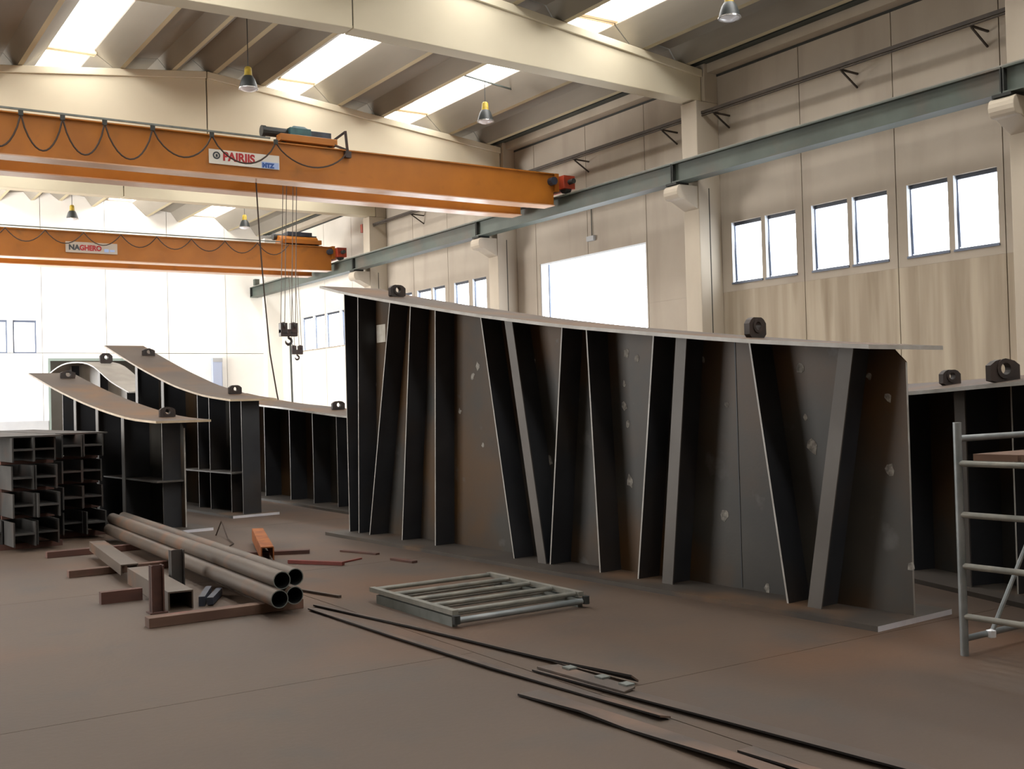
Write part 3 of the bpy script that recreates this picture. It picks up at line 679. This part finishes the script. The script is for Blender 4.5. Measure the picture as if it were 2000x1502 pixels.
# weld seams on the web and marks
for s in (1.62,):
    MB().hexa([ptM(s-.006, -.014, .05), ptM(s-.006, -.01, .05), ptM(s+.006, -.01, .05), ptM(s+.006, -.014, .05), ptM(s-.006, -.014, smM(s)), ptM(s-.006, -.01, smM(s)), ptM(s+.006, -.01, smM(s)), ptM(s+.006, -.014, smM(s))]).build('weld_seam', 'steel_st', gM)
MB().hexa([ptM(7.28, -.014, 2.40), ptM(7.28, -.01, 2.40), ptM(7.50, -.01, 2.40), ptM(7.50, -.014, 2.40), ptM(7.28, -.014, 2.62), ptM(7.28, -.01, 2.62), ptM(7.50, -.01, 2.62), ptM(7.50, -.014, 2.62)]).build('paper_label', 'paper', gM)
def blot(s, z, r, k=-.0125, n=9):
    v = []
    for i in range(n):
        a = 2*math.pi*i/n; rr = r*random.uniform(.55, 1.15); v.append(Vector(ptM(s+rr*.8*math.cos(a), k, z+rr*math.sin(a))))
    nn = Vector((nM[0], nM[1], 0))
    MB().prism(v, nn*0, nn*.002).build('chalk_mark', 'chalk', gM)
for s, z, r in [(5.31, 2.01, 0.06), (5.41, 1.91, 0.05), (5.68, 1.52, 0.04), (5.25, 1.15, 0.035), (4.3, 2.02, 0.03), (4.1, 1.01, 0.06), (2.93, 2.03, 0.05), (2.79, 1.97, 0.04), (2.97, 1.54, 0.05), (2.93, 0.86, 0.07), (2.93, 1.38, 0.035), (0.97, 1.81, 0.06), (1.98, 1.92, 0.03), (0.87, 1.2, 0.07), (0.93, 1.43, 0.04), (1.78, 0.63, 0.06), (0.2, 1.57, 0.045), (0.2, 1.06, 0.05), (0.06, 0.38, 0.04), (0.35, 1.72, 0.03), (7.61, 2.21, 0.03), (7.56, 1.89, 0.035), (1.73, 1.54, 0.03), (1.36, 0.07, 0.04), (2.97, 1.75, 0.03)]:
    blot(s, z, r)

profA = [(0, 1.46), (1.0, 1.50), (2.1, 1.62), (3.2, 1.77), (4.6, 2.0), (6.2, 2.31)]
uA = (-.075, .997); nA = (.997, .075)
aO = (3.98+.50*nA[0], 14.48+.50*nA[1])
plate_girder('steel_girder', 'left girder with brown curved top flange, standing beside the stacked H-beams', aO, uA, 6.3, profA, .50, .25,
    [(.46, .46, 'plate'), (1.66, 1.66, 'tee', .38), (2.83, 2.83, 'tee', .38), (3.95, 3.95, 'tee', .38), (5.1, 5.1, 'plate')], [(.95, .22, .15), (5.7, .25, .13)], web0=.32, web_in=.8, cutm='cutwarm', hstiff=(.35, 2.6, .66), lowf='flange_low')
profB = [(0, 1.74), (1.0, 1.82), (2.26, 2.01), (3.71, 2.33), (4.7, 2.58), (5.8, 2.87)]
bO = (5.46+.53*nA[0], 15.87+.53*nA[1])
plate_girder('steel_girder', 'middle distant girder with steep curved top flange, highest of the three at left', bO, uA, 5.85, profB, .53, .22,
    [(.15, .15, 'plate', .3), (.57, .57, 'plate', .3), (1.41, 1.41, 'plate'), (1.89, 1.89, 'plate'), (3.13, 3.13, 'tee', .40), (4.43, 4.43, 'tee', .40)], [(1.05, .21, .15), (4.95, .23, .13)], web0=.26, web_in=.9, cutm='cutwarm', hstiff=(.3, 2.4, .64))
profD = [(0, 1.38), (2.0, 1.45), (4.3, 1.60), (5.6, 1.67), (7.0, 1.78), (8.5, 1.93)]
plate_girder('steel_girder', 'low dark girder partly hidden behind the left end of the largest girder', (7.50, 13.2), (-.0, 1), 8.4, profD, .55, .28,
    [(.8, .8, 'plate'), (2.2, 2.2, 'plate'), (2.75, 2.75, 'plate'), (3.7, 3.7, 'plate'), (4.7, 4.7, 'plate'), (5.9, 5.9, 'plate'), (7.2, 7.2, 'plate')], [(3.35, .22, .15)], web0=.2, web_in=.4)
# girder at the right edge, behind the scaffold
u_c = Vector((.29, .957, 0)).normalized(); nC = Vector((u_c.y, -u_c.x, 0))
cO = Vector((7.84, 5.82, 0)) - u_c*3.2 + nC*.5
plate_girder('steel_girder', 'dark girder at the right edge of the photo, behind the scaffold frame', (cO.x, cO.y), (u_c.x, u_c.y), 7.2, [(0, 1.70), (2.2, 1.62), (3.2, 1.575), (7.2, 1.50)], .5, .38,
    [(.7, .7, 'plate'), (1.55, 1.55, 'plate'), (2.3, 2.3, 'plate'), (2.75, 2.75, 'tee', .36), (3.6, 3.6, 'plate'), (5, 5, 'plate')], [(2.31, .27, .175, -.32), (3.26, .18, .135, -.05)], web0=.2, web_in=.3, tilt=.10, lowf='flange_low')
# girder far behind with an arched top
plate_girder('steel_girder', 'pale arched girder piece far behind the left girders, in front of the end doorway', (6.6, 24.6), (-.19, .98), 4.7,
    [(0, 2.05), (.9, 2.30), (1.8, 2.72), (2.4, 2.82), (3.4, 2.84), (4.0, 2.72), (4.7, 2.5)], .45, .3, [(.6, .6, 'plate'), (2.0, 2.0, 'tee'), (3.6, 3.6, 'tee')], [(2.1, .3, .24)], web0=.1, web_in=.2, web='pale_steel', tflange='pale_steel')

# ================================================================== H-BEAM STACKS
def hbeam(y0, L, b, h, m='hbeam'):     # web horizontal, flanges vertical; end face at y=0
    t = .016; mb = MB()
    mb.box(-b/2, -b/2+t, 0, L, 0, h).box(b/2-t, b/2, 0, L, 0, h).box(-b/2+t, b/2-t, 0, L, h/2-t*.5, h/2+t*.5)
    return mb
rows1 = ['lowest', 'second from bottom', 'third from bottom', 'topmost']
H0 = {}
def place_h(x, y, z, rot, label, L, b, h, group):
    o = empty('h_beam', (x, y, z), rot); tag(o, label, 'steel beam', group)
    t = .018
    # local coordinates
    for nm, bx in (('flange', (-b/2, -b/2+t, 0, h)), ('flange', (b/2-t, b/2, 0, h)), ('web', (-b/2+t, b/2-t, h/2-t*.6, h/2+t*.6))):
        key = (nm, bx, L)
        if key not in H0:
            me_o = MB().box(bx[0], bx[1], 0, L, bx[2], bx[3]).build(nm, 'hbeam', None); H0[key] = me_o.data
            ob = me_o
        else:
            ob = bpy.data.objects.new(nm, H0[key]); COL.objects.link(ob)
        ob.parent = o
    return o
rz = math.radians(4.3)
grp = 'H-beams stacked at the left edge'
for st, (bx, by, nm) in enumerate(((2.28, 14.0, 'left stack'), (3.00, 14.85, 'right stack'))):
    z = .07
    for r in range(4):
        for k in range(2):
            hh = .285
            jx = random.uniform(-.03, .03); jy = random.uniform(-.12, .15)
            side = 'left' if k == 0 else 'right'
            place_h(bx+k*.27+jx*.5, by+jy, z, rz+random.uniform(-.004, .004), 'dark H-beam in the %s, %s, %s file' % (nm, rows1[r], side), 6.0, .255, hh, grp)
        z += hh
        if r < 3:
            for yy in (.5, 5.0):
                s = MB().box(bx-.16, bx+.44, by+yy, by+yy+.09, z+.002, z+.043).build('timber_spacer', 'timber_d')
                tag(s, 'thin timber spacer in the %s above the beams %s, %s end' % (nm, rows1[r], 'near' if yy < 1 else 'far'), 'timber')
            z += .045
    topz = z
    if st == 0:
        p = MB().box(bx-.45, bx+.47, by+.06, by+5.2, topz+.002, topz+.022).build('steel_plate', 'hbeam'); tag(p, 'flat steel plate lying on top of the left stack of H-beams', 'steel plate')
    else:
        p = MB().box(bx-.15, bx+.50, by+.2, by+5.5, topz+.002, topz+.022).build('steel_plate', 'hbeam'); tag(p, 'flat steel plate lying on top of the right stack of H-beams', 'steel plate')
    for yy in (.35, 5.0):
        s = MB().box(bx-.35, bx+.50, by+yy, by+yy+.10, 0, .068).build('timber_bearer', 'timber_d')
        tag(s, 'timber bearer on the floor under the %s end of the %s of H-beams' % ('near' if yy < 1 else 'far', nm), 'timber')
# longer beams left of the stack
for r in range(4):
    place_h(1.98+.01*r, 14.35+(.25 if r == 1 else .1*r), .07+r*.33 if r else .07, rz, 'dark H-beam at the outer left side of the left stack, %s' % rows1[r], 5.6, .255, .285, grp)
    if r < 3:
        s = MB().box(1.80, 2.10, 15.2, 15.3, .07+r*.33+.287, .07+(r+1)*.33-.002).build('timber_spacer', 'timber_d'); tag(s, 'timber spacer in the outer left file, above the beam %s' % rows1[r], 'timber')
s = MB().box(1.8, 2.14, 15.2, 15.3, 0, .068).build('timber_bearer', 'timber_d'); tag(s, 'short timber bearer under the outermost left file of H-beams', 'timber')

# ================================================================== PIPES, TIMBERS AND LOOSE STEEL
def timber(x0, x1, y, w, h, label, m='timber', rot=0, z=0):
    o = MB().box(0, x1-x0, -w/2, w/2, 0, h).build('timber_bearer', m, bevel=.004); o.matrix_basis = Matrix.Translation((x0, y, z)) @ Matrix.Rotation(rot, 4, 'Z'); tag(o, label, 'timber'); return o
timber(2.20, 3.42, 8.36, .12, .075, 'worn reddish timber under the near ends of the pipes', rot=.0)
timber(2.26, 3.75, 11.45, .10, .07, 'timber lying across the floor under the middle of the pipes')
timber(2.38, 3.8, 13.2, .10, .07, 'timber under the far ends of the pipes, in front of the H-beam stacks', m='timber_d')
def pipe(x0, y0, z0, x1, y1, z1, label, r=.07):
    a, b = Vector((x0, y0, z0)), Vector((x1, y1, z1)); d = (b-a).normalized()
    o = empty('steel_pipe', a); tag(o, label, 'pipe', 'long steel pipes lying on timbers')
    n = 24; s = Vector((d.y, -d.x, 0)).normalized(); t = s.cross(d)
    vs = []; fs = []; mi = []
    for (p, rr) in ((a, r), (b, r), (b, r-.007), (a, r-.007)):
        for k in range(n): vs.append(p + s*rr*math.cos(2*math.pi*k/n) + t*rr*math.sin(2*math.pi*k/n))
    mb = MB()
    f1 = [(k, (k+1) % n, n+(k+1) % n, n+k) for k in range(n)]
    f2 = [(2*n+k, 2*n+(k+1) % n, 3*n+(k+1) % n, 3*n+k) for k in range(n)]
    f3 = [(n+k, n+(k+1) % n, 2*n+(k+1) % n, 2*n+k) for k in range(n)] + [(3*n+k, 3*n+(k+1) % n, (k+1) % n, k) for k in range(n)]
    mb._add(vs, f1, 0); o0 = len(mb.f); mb.f += f2+f3; mb.mi += [1]*n + [2]*(2*n)
    mb.build('pipe_wall', ['pipe', 'pipe_in', 'galv_d'], o, smooth=True)
pipe(3.11, 8.02, .1465, 3.35, 14.4, .1425, 'lower left pipe of the four, nearest the camera')
pipe(3.265, 8.10, .1465, 3.505, 14.3, .1425, 'lower right pipe of the four, tucked under the two upper pipes')
pipe(3.187, 8.16, .265, 3.427, 14.55, .261, 'upper left pipe of the four, resting on the lower two')
pipe(3.352, 8.30, .256, 3.60, 14.7, .252, 'upper right pipe of the four, its open end farthest right')
# channels (two nested profiles) left of the pipes
def chan(x0, y0, x1, y1, z, w, h, label, rect=False):
    a, b = Vector((x0, y0, z)), Vector((x1, y1, z)); d = (b-a).normalized(); s = Vector((d.y, -d.x, 0))
    o = empty('steel_channel', a); tag(o, label, 'steel profile'); t = .012
    for nm, (k0, k1, h0, h1) in (('web', (-w/2, w/2, h-t, h)), ('flange', (-w/2, -w/2+t, 0, h-t)), ('flange', (w/2-t, w/2, 0, h-t))):
        q = []
        for zz in (h0, h1):
            for p, k in ((a, k0), (a, k1), (b, k1), (b, k0)): v = p+s*k; q.append((v.x, v.y, z+zz))
        MB().hexa(q).build(nm, 'pipe' if not rect else 'bluedk', o)
chan(2.62, 8.92, 2.72, 10.6, 0.002, .20, .15, 'short dusty steel channel lying on the floor left of the pipes')
chan(2.66, 10.68, 2.86, 12.9, .075, .16, .10, 'long brown steel channel behind the short one, left of the pipes')
k_ = MB().bar((2.80, 8.95, .05), (3.02, 9.45, .05), .05, .08).bar((2.86, 8.92, .05), (3.08, 9.35, .05), .05, .06).build('steel_offcut', 'bluedk'); tag(k_, 'dark blue-grey steel offcut lying between the channel and the pipes', 'steel offcut')
k_.location.z = -.01 + .02*0
def stake(x, y, h, w, m, label):
    o = empty('support_post', (x, y, 0)); tag(o, label, 'post')
    MB().box(x-w/2, x+w/2, y-.012, y, .01, h).build('web', m, o)
    MB().box(x-w/2, x-w/2+.012, y-.05, y+.04, .01, h).box(x+w/2-.012, x+w/2, y-.05, y+.04, .01, h).build('flange', m, o)
    MB().box(x-w/2-.02, x+w/2+.02, y-.07, y+.06, 0, .01).build('base_plate', m, o)
stake(2.43, 8.93, .38, .10, 'timber_d', 'dark brown upright post standing left of the short channel')
stake(2.89, 9.95, .36, .12, 'hbeam', 'dark upright steel post standing against the left side of the pipes')
k_ = MB().box(2.16, 2.50, 9.62, 9.70, 0, .10).build('timber_block', 'timber_d'); tag(k_, 'short timber block beside the short channel', 'timber')
# clutter right of the pipes
k_ = empty('angle_section', (4.3, 11.9, 0)); tag(k_, 'rusty orange box-section offcut lying right of the pipes', 'steel offcut')
MB().bar((4.06, 10.95, .1), (4.62, 12.75, .1), .012, .13).bar((4.18, 10.92, .1), (4.74, 12.72, .1), .012, .13).bar((4.12, 10.94, .17), (4.68, 12.74, .17), .13, .012).build('channel_wall', 'rust', k_)
MB().bar((3.95, 11.8, .02), (4.78, 11.4, .02), .1, .04).build('under_block', 'timber_d', k_)
def rod(pts, w, h, m, label, name='flat_bar'):
    mb = MB()
    for a, b in zip(pts[:-1], pts[1:]): mb.bar(a, b, w, h)
    o = mb.build(name, m); tag(o, label, 'steel bar'); return o
rod([(3.90, 11.99, .012), (3.97, 11.8, .012)], .05, .02, 'redbar', 'thin red bar on the floor left of the rusty box section')
rod([(4.30, 10.80, .02), (4.66, 10.25, .02)], .05, .035, 'redbar', 'thin red bar on the floor right of the rusty box section')
rod([(4.70, 10.4, .008), (5.0, 10.55, .008)], .03, .014, 'redbar', 'tiny red sliver beyond the right red bar')
rod([(5.10, 11.25, .01), (5.28, 10.72, .01)], .06, .018, 'timber_d', 'thin brown strip near the left end of the largest girder, farther one')
rod([(5.22, 10.25, .012), (5.28, 9.88, .012)], .07, .022, 'timber_d', 'thin brown strip near the left end of the largest girder, nearer one')
rod([(3.66, 9.3, .012), (3.84, 8.53, .012)], .03, .02, 'bar', 'short dark bar sticking out right of the pipe ends')
k_ = MB().tube([(4.55, 13.9, .0), (4.56, 13.7, .2), (4.50, 13.3, .02), (4.4, 12.8, .012), (4.1, 12.3, .012)], .008, 5).build('wire', 'cable'); tag(k_, 'thin dark wire curling on the floor below the left girder', 'wire')

# long flat bars across the foreground
def flat_bar(near_pts, w, label, lifts, th=.008, m='bar', far_dir=(1, 0)):
    # near_pts: floor points of the bar's near edge, lifts: height of the underside at each
    mb = MB(); fd = Vector((far_dir[0], far_dir[1], 0)).normalized()*w
    P = []
    for (a, la), (b, lb) in zip(zip(near_pts[:-1], lifts[:-1]), zip(near_pts[1:], lifts[1:])):
        n_ = 3
        for i in range(n_):
            t0, t1 = i/n_, (i+1)/n_
            p = Vector((a[0]+(b[0]-a[0])*t0, a[1]+(b[1]-a[1])*t0, la+(lb-la)*t0)); q = Vector((a[0]+(b[0]-a[0])*t1, a[1]+(b[1]-a[1])*t1, la+(lb-la)*t1))
            P.append((p, q))
    for p, q in P:
        z = Vector((0, 0, th)); fp = Vector((fd.x, fd.y, -p.z*.8)); fq = Vector((fd.x, fd.y, -q.z*.8))
        mb.hexa([tuple(q), tuple(q+fq), tuple(p+fp), tuple(p), tuple(q+z), tuple(q+fq+z), tuple(p+fp+z), tuple(p+z)], 0, [1, 0, 0, 0, 0, 1])
    o = mb.build('flat_bar', [m, 'bar_edge_shade']); tag(o, label, 'steel bar', 'long flat bars on the foreground floor'); return o
flat_bar([(3.50, 8.3), (3.69, 7.01), (3.85, 5.57), (3.92, 4.8)], .05, 'long thin flat bar passing just in front of the galvanised barrier', [.006, .010, .016, .045], th=.012)
flat_bar([(3.40, 8.17), (3.43, 6.81), (3.48, 5.58), (3.56, 4.77), (3.58, 4.17)], .07, 'long flat bar running from the pipe ends to the middle foreground', [.010, .014, .014, .006, .022], th=.010)
flat_bar([(3.66, 5.41), (3.70, 4.68), (3.77, 3.96), (3.86, 3.07), (3.95, 2.2), (4.0, 1.5)], .13, 'longest flat bar, running out of the bottom of the photo at right', [.004, .014, .018, .018, .016, .014], th=.010)
flat_bar([(3.29, 5.01), (3.32, 4.49), (3.345, 4.15), (3.36, 3.45), (3.38, 2.8)], .14, 'bowed flat bar nearest the camera in the bottom foreground', [.004, .022, .006, .030, .026], th=.012)
flat_bar([(3.54, 3.60), (3.53, 3.32), (3.56, 2.6)], .10, 'short flat bar entering at the bottom edge between two longer ones', [.001, .014, .016], th=.010)
k_ = empty('splice_plate', (3.8, 4.9, 0)); tag(k_, 'grey notched plate between two flat bars in the middle foreground', 'steel plate')
MB().hexa([(3.72, 4.62, .024), (3.83, 4.66, .024), (3.81, 5.35, .024), (3.69, 5.40, .016), (3.72, 4.62, .034), (3.83, 4.66, .034), (3.81, 5.35, .034), (3.69, 5.40, .028)]).build('plate', 'bar', k_)
for (x, y) in ((3.80, 5.22), (3.815, 4.93), (3.82, 4.72)): MB().box(x-.03, x+.03, y-.035, y+.035, .034, .044).build('plate_tab', 'galv_d', k_)

# ================================================================== GALVANISED BARRIER lying flat
rk = empty('barrier_panel', (4.5, 7.5, 0)); tag(rk, 'flat pale galvanised barrier of parallel bars lying in front of the largest girder', 'barrier')
x0, x1, y0, y1, zz = 3.97, 5.10, 6.86, 8.18, .105
for x, nm in ((x0, 'l'), (x1, 'r')):
    MB().bar((x, y0-.03, zz), (x, y1, zz), .05, .035).build('side_rail', 'rackm', rk)
    MB().bar((x+.01, y0-.0, .035), (x+.01, y1-.1, .035), .045, .07).build('lower_rail', 'galv_d', rk)
for k in range(5):
    y = y0+.02+(y1-y0-.06)*k/4
    MB().tube([(x0, y, zz), (x1, y, zz)], .019, 10).build('cross_bar', 'rackm', rk, smooth=True)
    if k < 4:
        MB().tube([(x0, y+.15, .055), (x1, y+.15, .055)], .017, 8).build('lower_bar', 'rackm', rk, smooth=True)
for (x, y) in ((x0-.01, y0-.06), (x1+.03, y0-.05)):
    MB().tube([(x, y, .03), (x, y, .09)], .028, 10).build('pivot_foot', 'lampdk', rk)
MB().tube([(x0, y0-.05, .05), (x1+.05, y0-.03, .05)], .024, 10).build('front_tube', 'galv', rk, smooth=True)

# ================================================================== SCAFFOLD FRAME
sc = empty('scaffold_tower', (5.91, 4.06, 0)); tag(sc, 'galvanised scaffold tower section with rungs and a board at the right edge', 'scaffold')
P0 = Vector((5.91, 4.06, 0)); uf = Vector((-.08, -.42, 0)).normalized(); ul = Vector((.50, .0, 0)).normalized()
ul = Vector((.58, .01, 0)).normalized(); uf = Vector((.03, -1, 0)).normalized()
W, LN = .72, 1.12
post = [P0, P0+uf*W, P0+ul*LN, P0+ul*LN+uf*W]
for p in post: MB().tube([p, p+Vector((0, 0, 1.41))], .025, 12).build('post', 'galv', sc, smooth=True)
for base in (P0, P0+ul*LN):
    for z in (1.161, .851, .541, .238): MB().tube([base+Vector((0, 0, z)), base+uf*W+Vector((0, 0, z))], .019, 10).build('rung', 'rackm', sc, smooth=True)
for off in (Vector((0, 0, 0)), uf*W):
    MB().tube([P0+off+Vector((0, 0, 1.311)), P0+ul*LN+off+Vector((0, 0, 1.311))], .02, 10).build('guard_rail', 'galv', sc, smooth=True)
    MB().tube([P0+off+Vector((0, 0, .10)), P0+ul*LN+off+Vector((0, 0, .10))], .02, 10).build('base_rail', 'galv', sc, smooth=True)
MB().tube([P0+ul*.25+Vector((0, -.02, .10)), P0+ul*1.1+Vector((0, -.02, 1.12))], .014, 8).build('diagonal_brace', 'galv', sc, smooth=True)
MB().lathe([(0, .03), (.03, .02), (.03, -.02), (0, -.03)], tuple(P0+ul*.25+Vector((0, -.02, .10))), 10).build('brace_clamp', 'glass', sc)
for k in range(2):
    b = MB(); o0 = P0+uf*(.10+k*.30); q = [o0, o0+ul*LN, o0+ul*LN+uf*.28, o0+uf*.28]
    b.hexa([tuple(v+Vector((0, 0, 1.181))) for v in q] + [tuple(v+Vector((0, 0, 1.221))) for v in q])
    o = b.build('scaffold_board', 'plank'); tag(o, ('wooden board lying on the scaffold rungs, the far one', 'wooden board lying on the scaffold rungs, the near one')[k], 'board', 'boards on the scaffold')
